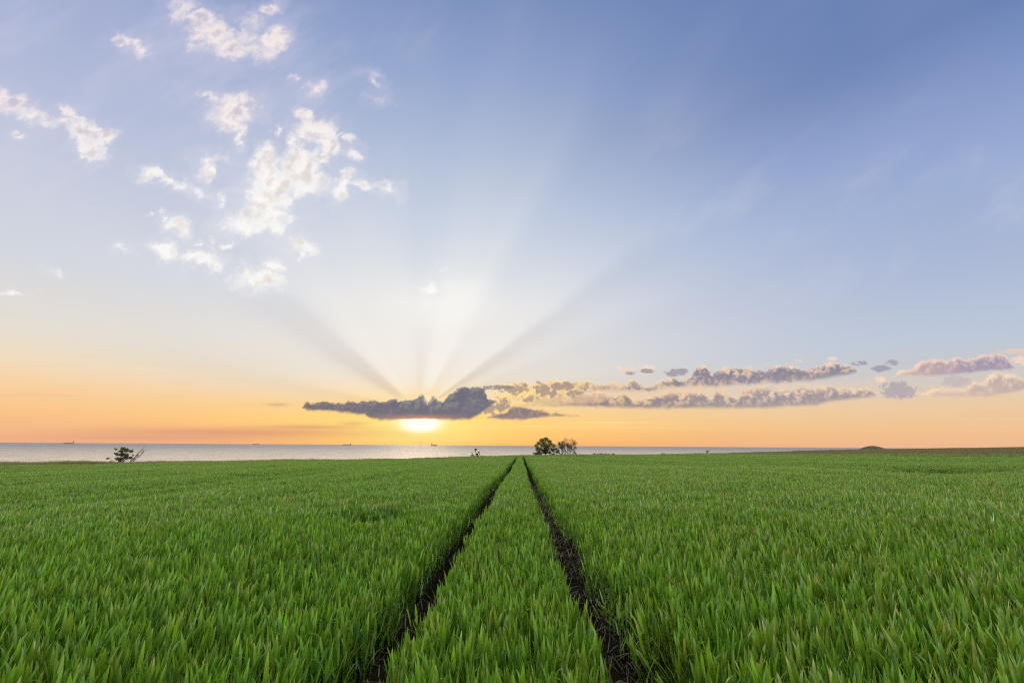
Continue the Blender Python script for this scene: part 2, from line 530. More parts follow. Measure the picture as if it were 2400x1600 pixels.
def simple_mat(name, col, rough=0.7, var=0.25, scale=6.0):
    m, nt, out = new_mat(name)
    p = nt.nodes.new('ShaderNodeBsdfPrincipled')
    t = nt.nodes.new('ShaderNodeTexCoord')
    n = noise(nt, t.outputs['Object'], scale, 5, 0.6, '3D')
    c = X(nt, n.outputs[0]).smooth(0.3, 0.7)
    a = tuple(v * (1 - var) for v in col) + (1,)
    b = tuple(v * (1 + var) for v in col) + (1,)
    nt.links.new(mixc(nt, c, a, b), p.inputs['Base Color'])
    p.inputs['Roughness'].default_value = rough
    nt.links.new(p.outputs[0], out.inputs[0])
    return m


def leaf_mat(name, cols, tip=None, tip_at=0.8, trans=0.42, gloss=0.09, rough=0.38, inst=0.25, sheen=0.0):
    """thin leaf: diffuse + light through the blade + waxy sheen; colours differ from leaf to leaf"""
    m, nt, out = new_mat(name)
    geo = nt.nodes.new('ShaderNodeNewGeometry')
    oi = nt.nodes.new('ShaderNodeObjectInfo')
    ri = X(nt, geo.outputs['Random Per Island'])
    k = len(cols)
    c = ri.ramp([(i / max(1, k - 1), tuple(cc) + (1,)) for i, cc in enumerate(cols)])
    v = X(nt, oi.outputs['Random'])
    hs = nt.nodes.new('ShaderNodeHueSaturation')
    nt.links.new(c, hs.inputs['Color'])
    nt.links.new((v * inst + (1 - inst / 2)).s, hs.inputs['Value'])
    nt.links.new((v * 0.03 + 0.485).s, hs.inputs['Hue'])
    c = hs.outputs[0]
    u = nt.nodes.new('ShaderNodeUVMap')
    ux, uy, _ = sep(nt, u.outputs[0])
    if tip:
        c = mixc(nt, uy.smooth(tip_at, 1.0) * (ri * 7.0).op('FRACT').smooth(0.3, 0.9), c, tuple(tip) + (1,))
    # pale midrib
    c = mixc(nt, (ux - 0.5).op('ABSOLUTE').smooth(0.10, 0.0) * 0.18, c, (0.20, 0.30, 0.12, 1))
    d = nt.nodes.new('ShaderNodeBsdfDiffuse')
    t = nt.nodes.new('ShaderNodeBsdfTranslucent')
    nt.links.new(c, d.inputs['Color'])
    tcol = mixc(nt, 1.0, c, (1.15, 1.25, 0.75, 1), 'MULTIPLY')
    nt.links.new(tcol, t.inputs['Color'])
    mx = nt.nodes.new('ShaderNodeMixShader')
    mx.inputs[0].default_value = trans
    nt.links.new(d.outputs[0], mx.inputs[1])
    nt.links.new(t.outputs[0], mx.inputs[2])
    gl = nt.nodes.new('ShaderNodeBsdfGlossy')
    gl.inputs['Roughness'].default_value = rough
    gl.inputs['Color'].default_value = (0.9, 0.95, 1.0, 1)
    m2 = nt.nodes.new('ShaderNodeMixShader')
    nt.links.new(((ri * 13.7).op('FRACT').smooth(0.72, 0.95) * sheen + gloss).s, m2.inputs[0])
    nt.links.new(mx.outputs[0], m2.inputs[1])
    nt.links.new(gl.outputs[0], m2.inputs[2])
    nt.links.new(m2.outputs[0], out.inputs[0])
    return m


# ------------------------------------------------------------------ lie of the land
_tx = np.array([-400, -101, -42, 0, 40, 73, 164, 337, 700])
_tz = np.array([-5.5, -1.75, -0.80, 0, 0.60, 1.20, 3.60, 6.95, 8.0])
_ua = np.degrees(np.arctan(np.array([-1.125, -0.75, -0.39, 0, 0.19, 0.42, 0.656, 0.85, 1.125])))
_az = np.concatenate([[-180, -120, -90, -62], _ua, [60, 90, 180]])
_re = np.concatenate([[500, 420, 220, 140], [130, 119, 116, 122, 142, 217, 299, 345, 452], [560, 600, 500]])


def edge_r(az):
    return np.interp(az, _az, _re)


def terrain(x, y):
    """height of the soil, without the sea cliff"""
    yy = np.where(y > 0, y, y * 0.3)
    d = 1.1 + 0.0142 * np.minimum(yy, 320) - np.interp(x, _tx, _tz)
    far = np.clip(np.hypot(x, y) / 40.0, 0, 1)
    wob = far * (0.10 * np.sin(x * 0.11 + 0.7) * np.cos(y * 0.07) + 0.05 * np.sin(x * 0.31 + y * 0.17))
    rise = 0.56 * np.exp(-((x - 2) / 28.0) ** 2 - ((y - 127) / 18.0) ** 2)
    return EYE - d - CROP + wob + rise


STRIP, OUTER = 0.57, 1.05       # wheel tracks between these distances from the middle
TRACK_END = 108.0


def wander(y):
    return 0.030 * np.sin(y * 0.21 + 0.4) + 0.018 * np.sin(y * 0.63)


def open_(y):
    return 1.0 + 0.15 * np.clip((5.2 - y) / 2.7, 0, 1) + 0.02 * np.sin(y * 0.9 + 1.0)


def across(x, y):
    """distance from the middle of the strip, in units in which the tracks are straight"""
    q = (x - wander(y)) / open_(y)
    return np.where(q > 0.8, q - 0.06 * np.clip((q - 0.8) / 0.25, 0, 1), np.where(q < -0.8, q - 0.05 * np.clip((-q - 0.8) / 0.2, 0, 1), q))      # the right track is a little wider


def in_track(x, y, m=0.0):
    a = np.abs(across(x, y))
    main = (a > STRIP - m) & (a < OUTER + m) & (y < TRACK_END)
    cross = (y > TRACK_END - m) & (y < TRACK_END + 0.8 + m) & (x > -30) & (x < 30)
    return main | cross


def side_tracks(x):
    r = np.zeros_like(x, dtype=bool)
    for c in (-24, -48, -72, 24, 48):
        b = np.abs(x - c)
        r |= (b > 0.62) & (b < 1.02)
    return r


# ground sheet: fans out from the camera, drops over the cliff edge down under the sea
SEA_Z = -16.0
NA = 360
azs = np.linspace(-180, 180, NA, endpoint=False)
fr = np.concatenate([np.linspace(0.3, 12, 40), np.linspace(12.6, 60, 50), np.linspace(62, 110, 26)])
V_, F_ = [(0, 0, float(terrain(np.array(0.), np.array(0.))))], []
rows = []
for az in azs:
    re = float(edge_r(az))
    rs = np.concatenate([fr * (re / 112.0), [re, re + 1.0, re + 6, re + 16, re + 40]])
    a = rad(az)
    xs, ys = np.sin(a) * rs, np.cos(a) * rs
    zs = terrain(xs, ys)
    zs = zs - np.where((np.abs(np.abs(across(xs, ys)) - 0.8) < 0.2) & (ys > 0), 0.03, 0.0)
    n0 = len(rs)
    zs[n0 - 4] -= 0.8
    zs[n0 - 3] -= 5
    zs[n0 - 2] = SEA_Z + 1.5
    zs[n0 - 1] = SEA_Z - 3
    rows.append(len(V_))
    V_ += list(zip(xs, ys, zs))
    NR = n0
for i in range(NA):
    a0, a1 = rows[i], rows[(i + 1) % NA]
    F_.append((0, a1, a0))
    for k in range(NR - 1):
        F_.append((a0 + k, a1 + k, a1 + k + 1, a0 + k + 1))
m, nt, out = new_mat('soil')
p = nt.nodes.new('ShaderNodeBsdfPrincipled')
t = nt.nodes.new('ShaderNodeTexCoord')
n1 = noise(nt, t.outputs['Object'], 2.2, 6, 0.65, '3D')
n2 = noise(nt, t.outputs['Object'], 30.0, 4, 0.6, '3D')
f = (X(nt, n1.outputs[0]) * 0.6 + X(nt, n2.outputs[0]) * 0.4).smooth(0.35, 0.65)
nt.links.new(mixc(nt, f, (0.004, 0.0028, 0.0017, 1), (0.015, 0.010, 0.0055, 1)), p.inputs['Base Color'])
p.inputs['Roughness'].default_value = 1.0
p.inputs['Specular IOR Level'].default_value = 0.05
bp = nt.nodes.new('ShaderNodeBump')
bp.inputs['Strength'].default_value = 0.9
bp.inputs['Distance'].default_value = 0.03
nt.links.new(n2.outputs[0], bp.inputs['Height'])
nt.links.new(bp.outputs[0], p.inputs['Normal'])
nt.links.new(p.outputs[0], out.inputs[0])
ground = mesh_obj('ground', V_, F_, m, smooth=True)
tag(ground, 'dark bare soil of the field showing in the wheel tracks', 'ground', kind='structure')

# ------------------------------------------------------------------ sea
m, nt, out = new_mat('sea_water')
p = nt.nodes.new('ShaderNodeBsdfPrincipled')
p.inputs['IOR'].default_value = 1.38
p.inputs['Roughness'].default_value = 0.78
t = nt.nodes.new('ShaderNodeTexCoord')
mp = nt.nodes.new('ShaderNodeMapping')
mp.inputs['Scale'].default_value = (0.6, 1.0, 1.0)
nt.links.new(t.outputs['Object'], mp.inputs[0])
w1 = noise(nt, mp.outputs[0], 0.05, 6, 0.65, '2D')
w2 = noise(nt, mp.outputs[0], 0.006, 3, 0.6, '2D')
# sky reflection painted as colour: pale close in, darker further out, with ripple streaks
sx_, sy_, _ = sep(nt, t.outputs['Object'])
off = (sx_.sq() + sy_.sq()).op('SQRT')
refl_fade = off.op('LOGARITHM', 10.0).smooth(2.5, 3.7)
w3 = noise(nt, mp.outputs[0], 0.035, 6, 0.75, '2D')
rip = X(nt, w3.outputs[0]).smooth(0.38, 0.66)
cs = mixc(nt, refl_fade, (0.74, 0.58, 0.35, 1), (0.29, 0.255, 0.21, 1))
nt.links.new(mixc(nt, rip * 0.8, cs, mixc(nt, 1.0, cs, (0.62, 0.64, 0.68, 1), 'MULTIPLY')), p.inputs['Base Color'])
h = X(nt, w1.outputs[0]) + X(nt, w2.outputs[0]) * 2.0
bp = nt.nodes.new('ShaderNodeBump')
bp.inputs['Strength'].default_value = 1.0
bp.inputs['Distance'].default_value = 5.0
nt.links.new(h.s, bp.inputs['Height'])
nt.links.new(bp.outputs[0], p.inputs['Normal'])
nt.links.new(p.outputs[0], out.inputs[0])
R_ = [40, 100, 200, 400, 800, 1600, 4000, 10000, 30000, 90000]
V_, F_ = [(0, 0, SEA_Z)], []
NA2 = 96
for r in R_:
    for i in range(NA2):
        a = 2 * math.pi * i / NA2
        V_.append((r * math.sin(a), r * math.cos(a), SEA_Z))
for i in range(NA2):
    F_.append((0, 1 + (i + 1) % NA2, 1 + i))
    for k in range(len(R_) - 1):
        b0, b1_ = 1 + k * NA2, 1 + (k + 1) * NA2
        F_.append((b0 + i, b0 + (i + 1) % NA2, b1_ + (i + 1) % NA2, b1_ + i))
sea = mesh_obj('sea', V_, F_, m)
tag(sea, 'pale calm sea reaching to the horizon', 'sea', kind='structure')

# ------------------------------------------------------------------ blades
class Blades:
    def __init__(self):
        self.v, self.f, self.uv = [], [], []

    def leaf(self, base, az, lean, curl, length, width, nseg, fold=0.25, twist=0.0, v_prof=None):
        d = lean
        p = np.array(base, float)
        st = length / nseg
        i0 = len(self.v)
        for k in range(nseg + 1):
            t = k / nseg
            dirv = np.array([math.cos(az) * math.sin(d), math.sin(az) * math.sin(d), math.cos(d)])
            sa = az + math.pi / 2 + twist * t
            side = np.array([math.cos(sa), math.sin(sa), 0])
            nrm = np.cross(side, dirv)
            if v_prof: w = v_prof(t) * width * 0.5
            else: w = width * 0.5 * min(1.0, 0.55 + 2.2 * t) * (1 - max(0.0, (t - 0.35) / 0.65) ** 1.7)
            if k == nseg:
                self.v.append(p.copy()); self.uv.append((0.5, 1.0))
            elif fold:
                self.v += [p - side * w + nrm * w * fold, p.copy(), p + side * w + nrm * w * fold]
                self.uv += [(0, t), (0.5, t), (1, t)]
            else:
                self.v += [p - side * w, p + side * w]
                self.uv += [(0, t), (1, t)]
            p = p + dirv * st
            d = d + curl * (0.35 + 1.3 * t) / nseg
        m_ = 3 if fold else 2
        for k in range(nseg - 1):
            a, b = i0 + k * m_, i0 + (k + 1) * m_
            for j in range(m_ - 1):
                self.f.append((a + j, a + j + 1, b + j + 1, b + j))
        a, b = i0 + (nseg - 1) * m_, i0 + nseg * m_
        for j in range(m_ - 1):
            self.f.append((a + j, a + j + 1, b))

    def stem(self, base, az, lean, length, r):
        top = np.array(base) + length * np.array([math.cos(az) * math.sin(lean), math.sin(az) * math.sin(lean), math.cos(lean)])
        i0 = len(self.v)
        for q in (np.array(base, float), top):
            for k in range(3):
                a = k * 2.094
                self.v.append(q + np.array([math.cos(a) * r, math.sin(a) * r, 0]))
                self.uv.append((0, 0))
        for k in range(3):
            j = (k + 1) % 3
            self.f.append((i0 + k, i0 + j, i0 + 3 + j, i0 + 3 + k))
        return top

    def obj(self, name, mat):
        return mesh_obj(name, self.v, self.f, mat, link=False, smooth=True, uvs=self.uv)


R = random.random
U_ = random.uniform


def tiller(b, x, y, nseg, fold, wmul=1.0, low=True, h=1.0, wild=0.0):
    az = U_(0, 6.283)
    sl = U_(0, 0.10)
    hs = U_(0.34, 0.47) * h
    if low:
        top = b.stem((x, y, 0), az, sl, hs, 0.0022)
    else:
        top = np.array((x, y, hs))
    # upright flag leaf, second leaf, low arching leaf
    a1 = U_(0, 6.283)
    curl = U_(0.0, 0.5) if R() > 0.12 + wild else U_(1.2, 2.6)
    b.leaf(top - np.array((0, 0, 0.02)), a1, U_(0.03, 0.30), curl, U_(0.13, 0.185) * h, U_(0.014, 0.020) * wmul, nseg, fold, U_(-.5, .5))
    a2 = a1 + math.pi + U_(-.6, .6)
    b.leaf(top - np.array((0, 0, U_(0.05, 0.10))), a2, U_(0.08, 0.35), U_(0.1, 0.8) if R() > .15 else U_(1.2, 2.4), U_(0.14, 0.20) * h, U_(0.013, 0.018) * wmul, nseg, fold, U_(-.5, .5))
    for _ in range(1 if low else 0):
        b.leaf((x + U_(-.02, .02), y + U_(-.02, .02), U_(0.04, 0.22)), U_(0, 6.283), U_(0.3, 0.6), U_(0.4, 1.6), U_(0.18, 0.26), U_(0.010, 0.014) * wmul, max(3, nseg - 2), fold)


G = [(0.060, 0.138, 0.010), (0.122, 0.252, 0.012), (0.185, 0.345, 0.016), (0.108, 0.212, 0.034), (0.250, 0.375, 0.020), (0.084, 0.178, 0.017)]
wheat_m = leaf_mat('wheat_leaf', G, (0.42, 0.38, 0.10), 0.82, trans=0.36, gloss=0.025, sheen=0.07)
wheat_y = leaf_mat('wheat_leaf_pale_tip', [(0.088, 0.170, 0.012), (0.146, 0.263, 0.013), (0.205, 0.328, 0.015), (0.152, 0.234, 0.035), (0.246, 0.339, 0.021)], (0.55, 0.47, 0.22), 0.62, trans=0.36, gloss=0.025, sheen=0.07)
straw_m = leaf_mat('dead_straw', [(0.06, 0.036, 0.014), (0.11, 0.07, 0.030), (0.22, 0.16, 0.08), (0.05, 0.033, 0.015), (0.07, 0.10, 0.02)], None, trans=0.2, gloss=0.03, rough=0.6)
rough_m = leaf_mat('rough_grass_leaf', [(0.14, 0.165, 0.040), (0.21, 0.19, 0.065), (0.26, 0.20, 0.09), (0.12, 0.165, 0.036)], (0.34, 0.25, 0.13), 0.4, trans=0.35, gloss=0.03)
brown_m = leaf_mat('brown_grass_leaf', [(0.16, 0.135, 0.050), (0.19, 0.135, 0.065), (0.14, 0.150, 0.040), (0.21, 0.155, 0.080)], (0.26, 0.17, 0.10), 0.5, trans=0.35, gloss=0.03)

src = bpy.data.collections.new('blade_sources')       # never linked to the scene


def add_src(o):
    src.objects.link(o)


for i in range(14):                 # 0..13  small clumps for the foreground (the last six with pale tips)
    b = Blades()
    for _ in range(7):
        tiller(b, U_(-.075, .075), U_(-.075, .075), 6, 0.28, 1.42)
    add_src(b.obj('a_clump_%02d' % i, wheat_m if i < 8 else wheat_y))
for i in range(8):                  # 14..21 quarter-metre patches (the last three with pale tips)
    b = Blades()
    for _ in range(32):
        tiller(b, U_(-.14, .14), U_(-.14, .14), 4, 0.28, 1.30)
    add_src(b.obj('b_patch_%02d' % i, wheat_m if i < 5 else wheat_y))
for i in range(6):                  # 22..27 half-metre patches
    b = Blades()
    for _ in range(100):
        tiller(b, U_(-.28, .28), U_(-.28, .28), 3, 0, 1.4, low=False)
    add_src(b.obj('c_patch_%02d' % i, wheat_m if i < 4 else wheat_y))
for i in range(6):                  # 28..33 straw bits
    b = Blades()
    for _ in range(9):
        b.leaf((U_(-.1, .1), U_(-.1, .1), U_(0, 0.03)), U_(0, 6.283), U_(0.6, 1.45), U_(-0.6, 1.6), U_(0.06, 0.2), U_(0.003, 0.009), 5, 0, U_(-1, 1))
    add_src(b.obj('d_straw_%02d' % i, straw_m))
for i in range(6):                  # 34..39 rough grass of the field margin
    b = Blades()
    for _ in range(60):
        b.leaf((U_(-.3, .3), U_(-.3, .3), 0), U_(0, 6.283), U_(0.0, 0.35), U_(0.2, 1.2), U_(0.4, 0.85), U_(0.016, 0.03), 4, 0)
    add_src(b.obj('e_rough_%02d' % i, rough_m))
for i in range(6):                  # 40..45 brown grassland
    b = Blades()
    for _ in range(90):
        b.leaf((U_(-.6, .6), U_(-.6, .6), 0), U_(0, 6.283), U_(0.0, 0.4), U_(0.2, 1.0), U_(0.3, 0.55), U_(0.03, 0.055), 3, 0)
    add_src(b.obj('f_brown_%02d' % i, brown_m))


def scatter(name, pts, rz, tilt, tilt_az, scl, idx, mat_label):
    """one object whose points carry the blade clumps"""
    me = bpy.data.meshes.new(name)
    n = len(pts)
    me.vertices.add(n)
    me.vertices.foreach_set('co', np.asarray(pts, dtype=np.float32).ravel())
    rot = np.stack([tilt * np.cos(tilt_az), tilt * np.sin(tilt_az), rz], 1).astype(np.float32)
    a = me.attributes.new('rot', 'FLOAT_VECTOR', 'POINT'); a.data.foreach_set('vector', rot.ravel())
    a = me.attributes.new('scl', 'FLOAT_VECTOR', 'POINT'); a.data.foreach_set('vector', np.asarray(scl, dtype=np.float32).ravel())
    a = me.attributes.new('idx', 'INT', 'POINT'); a.data.foreach_set('value', np.asarray(idx, dtype=np.int32))
    me.update()
    o = bpy.data.objects.new(name, me)
    COL.objects.link(o)
    ng = bpy.data.node_groups.new(name, 'GeometryNodeTree')
    ng.interface.new_socket('Geometry', in_out='INPUT', socket_type='NodeSocketGeometry')
    ng.interface.new_socket('Geometry', in_out='OUTPUT', socket_type='NodeSocketGeometry')
    N = ng.nodes
    gi, go = N.new('NodeGroupInput'), N.new('NodeGroupOutput')
    ci = N.new('GeometryNodeCollectionInfo')
    ci.inputs['Collection'].default_value = src
    ci.inputs['Separate Children'].default_value = True
    ci.inputs['Reset Children'].default_value = True
    ip = N.new('GeometryNodeInstanceOnPoints')
    ip.inputs['Pick Instance'].default_value = True

    def attr(nm, ty):
        k = N.new('GeometryNodeInputNamedAttribute')
        k.data_type = ty
        k.inputs['Name'].default_value = nm
        return k.outputs['Attribute']
    L = ng.links
    L.new(gi.outputs[0], ip.inputs['Points'])
    L.new(ci.outputs[0], ip.inputs['Instance'])
    L.new(attr('idx', 'INT'), ip.inputs['Instance Index'])
    er = N.new('FunctionNodeEulerToRotation')
    L.new(attr('rot', 'FLOAT_VECTOR'), er.inputs[0])
    L.new(er.outputs[0], ip.inputs['Rotation'])
    L.new(attr('scl', 'FLOAT_VECTOR'), ip.inputs['Scale'])
    L.new(ip.outputs[0], go.inputs[0])
    md = o.modifiers.new('scatter', 'NODES')
    md.node_group = ng
    tag(o, mat_label[0], mat_label[1], kind='stuff')
    return o


def jgrid(x0, x1, y0, y1, step):
    nx, ny = int((x1 - x0) / step), int((y1 - y0) / step)
    gx, gy = np.meshgrid(np.arange(nx), np.arange(ny))
    x = x0 + (gx.ravel() + rng.random(gx.size)) * step
    y = y0 + (gy.ravel() + rng.random(gy.size)) * step
    return x, y


def vnoise(x, y, s, seed=0):
    """cheap smooth value noise"""
    rg = np.random.default_rng(seed)
    T = rg.random((64, 64))
    xs, ys = x / s + 1000, y / s + 1000
    xi, yi = np.floor(xs).astype(int), np.floor(ys).astype(int)
    fx, fy = xs - xi, ys - yi
    fx, fy = fx * fx * (3 - 2 * fx), fy * fy * (3 - 2 * fy)
    g_ = lambda a, b_: T[a % 64, b_ % 64]
    return (g_(xi, yi) * (1 - fx) + g_(xi + 1, yi) * fx) * (1 - fy) + (g_(xi, yi + 1) * (1 - fx) + g_(xi + 1, yi + 1) * fx) * fy


def polar(x, y):
    return np.hypot(x, y), np.degrees(np.arctan2(x, y))


BROWN_X = 54.0


def crop_scale(x, y):
    s = 0.93 + 0.10 * vnoise(x, y, 0.9, 1) + 0.09 * vnoise(x, y, 4.0, 2) + 0.20 * (vnoise(x, y * 0.04, 1.1, 3) - 0.4) + 0.16 * (vnoise(x, y * 0.03, 3.4, 8) - 0.5)
    s = np.where(side_tracks(x), s * 0.72, s)
    for (cx, cy, rx, ry, k) in ((-2.75, 9.4, .55, .6, .8), (20.6, 25.6, 1.5, 1.7, .95), (23.8, 26.6, 1.8, 1.6, .95), (30, 30, 1.2, .5, .3), (-9, 19, 1.5, .5, .25), (-16, 27, 2.5, .6, .25), (14, 60, 3, 1.5, .3)):
        d = ((x - cx) / rx) ** 2 + ((y - cy) / ry) ** 2
        s = s * (1 - k * np.exp(-d))
    # plants along the wheel tracks stand a little lower
    ax_ = np.abs(across(x, y))
    e = np.minimum(np.abs(ax_ - STRIP), np.abs(ax_ - OUTER))
    return s * np.where((e < 0.1) & (ax_ > 0.4), 0.94, 1.0)


PX, PY, RZ, TL, TA, SC, ID = [], [], [], [], [], [], []


def put(x, y, idx, s, tilt=0.10, ta=None):
    n = len(x)
    PX.append(x); PY.append(y); RZ.append(rng.random(n) * 6.283)
    TL.append(np.abs(rng.normal(0, tilt, n)) if ta is None else tilt * (0.4 + rng.random(n)))
    TA.append(rng.random(n) * 6.283 if ta is None else np.full(n, ta))
    SC.append(s); ID.append(idx)


def pick(n, a, b_, c, frac):
    """index a..b-1 normally, b..c-1 (pale tips) with probability frac"""
    i = rng.integers(a, b_, n)
    j = rng.integers(b_, c, n)
    return np.where(rng.random(n) < frac, j, i)


NEAR, MIDR = 10.0, 46.0


def view(x, y, m=1.42):
    return (np.abs(x) < m * np.maximum(y, 0) + 1.6)


# foreground clumps
x, y = jgrid(-15, 15, -2.0, 11, 0.106)
r, az = polar(x, y)
k = (r < NEAR) & view(x, y) & ~in_track(x, y, 0.0)
x, y = x[k], y[k]
put(x, y, pick(len(x), 0, 8, 14, np.clip(0.10 + 0.30 * (x > 1.2) * np.clip((x - 1) / 1.5, 0, 1), 0, 1)), crop_scale(x, y) * (0.92 + 0.16 * rng.random(len(x))))
# quarter-metre patches
x, y = jgrid(-66, BROWN_X, 0, 48, 0.235)
r, az = polar(x, y)
k = (r >= NEAR - 0.1) & (r < MIDR) & view(x, y) & ~in_track(x, y, 0.13) & ~(side_tracks(x) & (rng.random(len(x)) < 0.8))
x, y = x[k], y[k]
put(x, y, pick(len(x), 14, 19, 22, np.clip(0.15 + 0.25 * (x > 1.5), 0, 1)), crop_scale(x, y) * (0.94 + 0.12 * rng.random(len(x))), 0.06)
# half-metre patches
x, y = jgrid(-190, BROWN_X + 24, 20, 230, 0.47)
r, az = polar(x, y)
k = (r >= MIDR - 0.2) & (r < edge_r(az) - 5.0) & view(x, y) & ~in_track(x, y, 0.27) & (rng.random(len(x)) > np.clip((x - BROWN_X + 8) / 32.0, 0, 1) ** 0.7)
x, y = x[k], y[k]
put(x, y, pick(len(x), 22, 26, 28, np.full(len(x), 0.35)), crop_scale(x, y) * (0.92 + 0.16 * rng.random(len(x))), 0.05)
# clumps that keep a sharp edge along the tracks further out
for (lo, hi) in ((STRIP - 0.27, STRIP), (OUTER, OUTER + 0.27)):
    for sg in (-1, 1):
        x, y = jgrid(lo, hi, NEAR - 0.3, TRACK_END, 0.10)
        r, az = polar(x, y)
        lim = np.where(r < MIDR, 0.16, 0.30)
        k = (np.abs(x - (STRIP if hi == STRIP else OUTER)) < lim)
        x, y = x[k] * sg, y[k]
        x = x * open_(y) + wander(y)
        put(x, y, pick(len(x), 0, 8, 14, np.full(len(x), 0.2)), crop_scale(x, y) * (0.93 + 0.12 * rng.random(len(x))), 0.08)
# bent plants that hang into the tracks
for sg, n in ((1, 70), (-1, 10)):
    y = 2.0 + rng.random(n) ** 1.6 * 40
    x = sg * (OUTER - 0.05 + 0.12 * rng.random(n)) * open_(y) + wander(y)
    put(x, y, rng.integers(8, 14, n), 0.62 + 0.3 * rng.random(n), 0.55, math.pi / 2 * -sg)
x, y = np.concatenate(PX), np.concatenate(PY)
z = terrain(x, y) - 0.01
s = np.concatenate(SC)
sw = np.clip(s, 0.8, 1.1)
# tilt about the x axis by ta = +-90deg means leaning sideways
wheat = scatter('wheat_crop', np.stack([x, y, z], 1), np.concatenate(RZ), np.concatenate(TL), np.concatenate(TA),
                np.stack([sw, sw, s], 1), np.concatenate(ID), ('green young wheat crop filling the field on both sides of the wheel tracks', 'wheat crop'))
print('wheat clumps', len(x))

# straw and dead leaves on the floor of the tracks
PX.clear(); PY.clear()
xs_, ys_, id_ = [], [], []
for sg, dn in ((1, 52), (-1, 12)):
    n = int(dn * 0.4 * 24)
    y = 1.0 + rng.random(n) ** 1.3 * 24
    x = sg * (STRIP + 0.02 + rng.random(n) * (OUTER - STRIP + 0.04)) * open_(y) + wander(y)
    xs_.append(x); ys_.append(y)
x, y = np.concatenate(xs_), np.concatenate(ys_)
n = len(x)
scatter('straw_litter', np.stack([x, y, terrain(x, y) - 0.02], 1), rng.random(n) * 6.283, rng.random(n) * 0.3, rng.random(n) * 6.283,
        np.repeat((0.7 + 0.8 * rng.random(n))[:, None], 3, 1), rng.integers(28, 34, n), ('brown dead leaves and straw lying on the soil of the wheel tracks', 'straw'))

# rough grass along the cliff edge
n = 15000
az = np.degrees(np.arctan(-1.7 + rng.random(n) * 2.5))
re = edge_r(az)
wide = np.interp(az, [-60, -42, -30, 0, 40], [9.5, 9.0, 6.0, 4.5, 4.0])
r = re + 0.6 - rng.random(n) * wide
x, y = np.sin(np.radians(az)) * r, np.cos(np.radians(az)) * r
k = x < BROWN_X
x, y = x[k], y[k]
n = len(x)
s = (0.6 + 0.55 * rng.random(n)) * (0.85 + 0.5 * vnoise(x, y, 5, 5)) * np.interp(np.degrees(np.arctan2(x, y)), [-50, -30, -15, 40], [1.2, 1.0, 0.75, 0.9])
scatter('rough_grass', np.stack([x, y, terrain(x, y) - 0.03], 1), rng.random(n) * 6.283, rng.random(n) * 0.2, rng.random(n) * 6.283,
        np.repeat(s[:, None], 3, 1), rng.integers(34, 40, n), ('olive and tan rough grass along the cliff edge behind the crop', 'rough grass'))

# brownish grassland rising on the right
x, y = jgrid(BROWN_X - 8, 430, 20, 330, 0.95)
r, az = polar(x, y)
k = (r < edge_r(az) + 0.5) & view(x, y) & (rng.random(len(x)) < np.clip((x - BROWN_X + 8) / 20.0, 0, 1))
x, y = x[k], y[k]
n = len(x)
s = (0.75 + 0.4 * rng.random(n)) * (0.8 + 0.4 * vnoise(x, y, 9, 4))
scatter('brown_grassland', np.stack([x, y, terrain(x, y) - 0.03], 1), rng.random(n) * 6.283, rng.random(n) * 0.1, rng.random(n) * 6.283,
        np.stack([np.full(n, 1.15), np.full(n, 1.15), s], 1), rng.integers(40, 46, n), ('reddish brown grassland beyond the green crop at the right', 'grassland'))
print('brown', n)

# ------------------------------------------------------------------ trees and bushes


def at(px, depth):
    """point of the ground seen in photo column px at this depth"""
    u0 = uv(px, 1060)[0]
    x0 = CAMX + u0 * depth
    return Vector((x0, depth, float(terrain(np.array(x0), np.array(float(depth))))))


def mpp(depth):
    return depth / FPX * 0.975


bark_m = simple_mat('bark', (0.055, 0.045, 0.036), 0.9)
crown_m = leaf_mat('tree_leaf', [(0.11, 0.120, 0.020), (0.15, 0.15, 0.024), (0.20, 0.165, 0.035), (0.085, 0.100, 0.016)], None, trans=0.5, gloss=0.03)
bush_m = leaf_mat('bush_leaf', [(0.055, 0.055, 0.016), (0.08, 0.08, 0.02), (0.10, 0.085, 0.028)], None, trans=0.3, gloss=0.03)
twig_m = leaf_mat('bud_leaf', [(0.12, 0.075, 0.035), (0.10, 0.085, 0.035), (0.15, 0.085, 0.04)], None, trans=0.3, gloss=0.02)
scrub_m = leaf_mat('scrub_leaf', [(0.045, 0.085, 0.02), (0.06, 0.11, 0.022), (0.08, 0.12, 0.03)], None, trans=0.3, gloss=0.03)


class Wood:
    def __init__(self):
        self.v, self.f = [], []

    def limb(self, pts, r0, r1, sides=6):
        n = len(pts)
        base = len(self.v)
        for i, p in enumerate(pts):
            d = (pts[min(i + 1, n - 1)] - pts[max(i - 1, 0)]).normalized()
            a = d.orthogonal().normalized()
            c = d.cross(a)
            rr_ = r0 + (r1 - r0) * i / (n - 1)
            for k in range(sides):
                t_ = 2 * math.pi * k / sides
                self.v.append(p + a * (math.cos(t_) * rr_) + c * (math.sin(t_) * rr_))
        for i in range(n - 1):
            for k in range(sides):
                a0, a1 = base + i * sides + k, base + i * sides + (k + 1) % sides
                self.f.append((a0, a1, a1 + sides, a0 + sides))
        self.f.append(tuple(base + k for k in range(sides))[::-1])
        self.f.append(tuple(base + (n - 1) * sides + k for k in range(sides)))

    def bend(self, a, b, sag=0.12, n=5, wob=0.06):
        L = (b - a).length
        out_ = []
        for i in range(n + 1):
            t_ = i / n
            p = a.lerp(b, t_)
            p.z += math.sin(t_ * math.pi) * sag * L
            if 0 < i < n:
                p += Vector((U_(-1, 1), U_(-1, 1), U_(-1, 1))) * wob * L
            out_.append(p)
        return out_


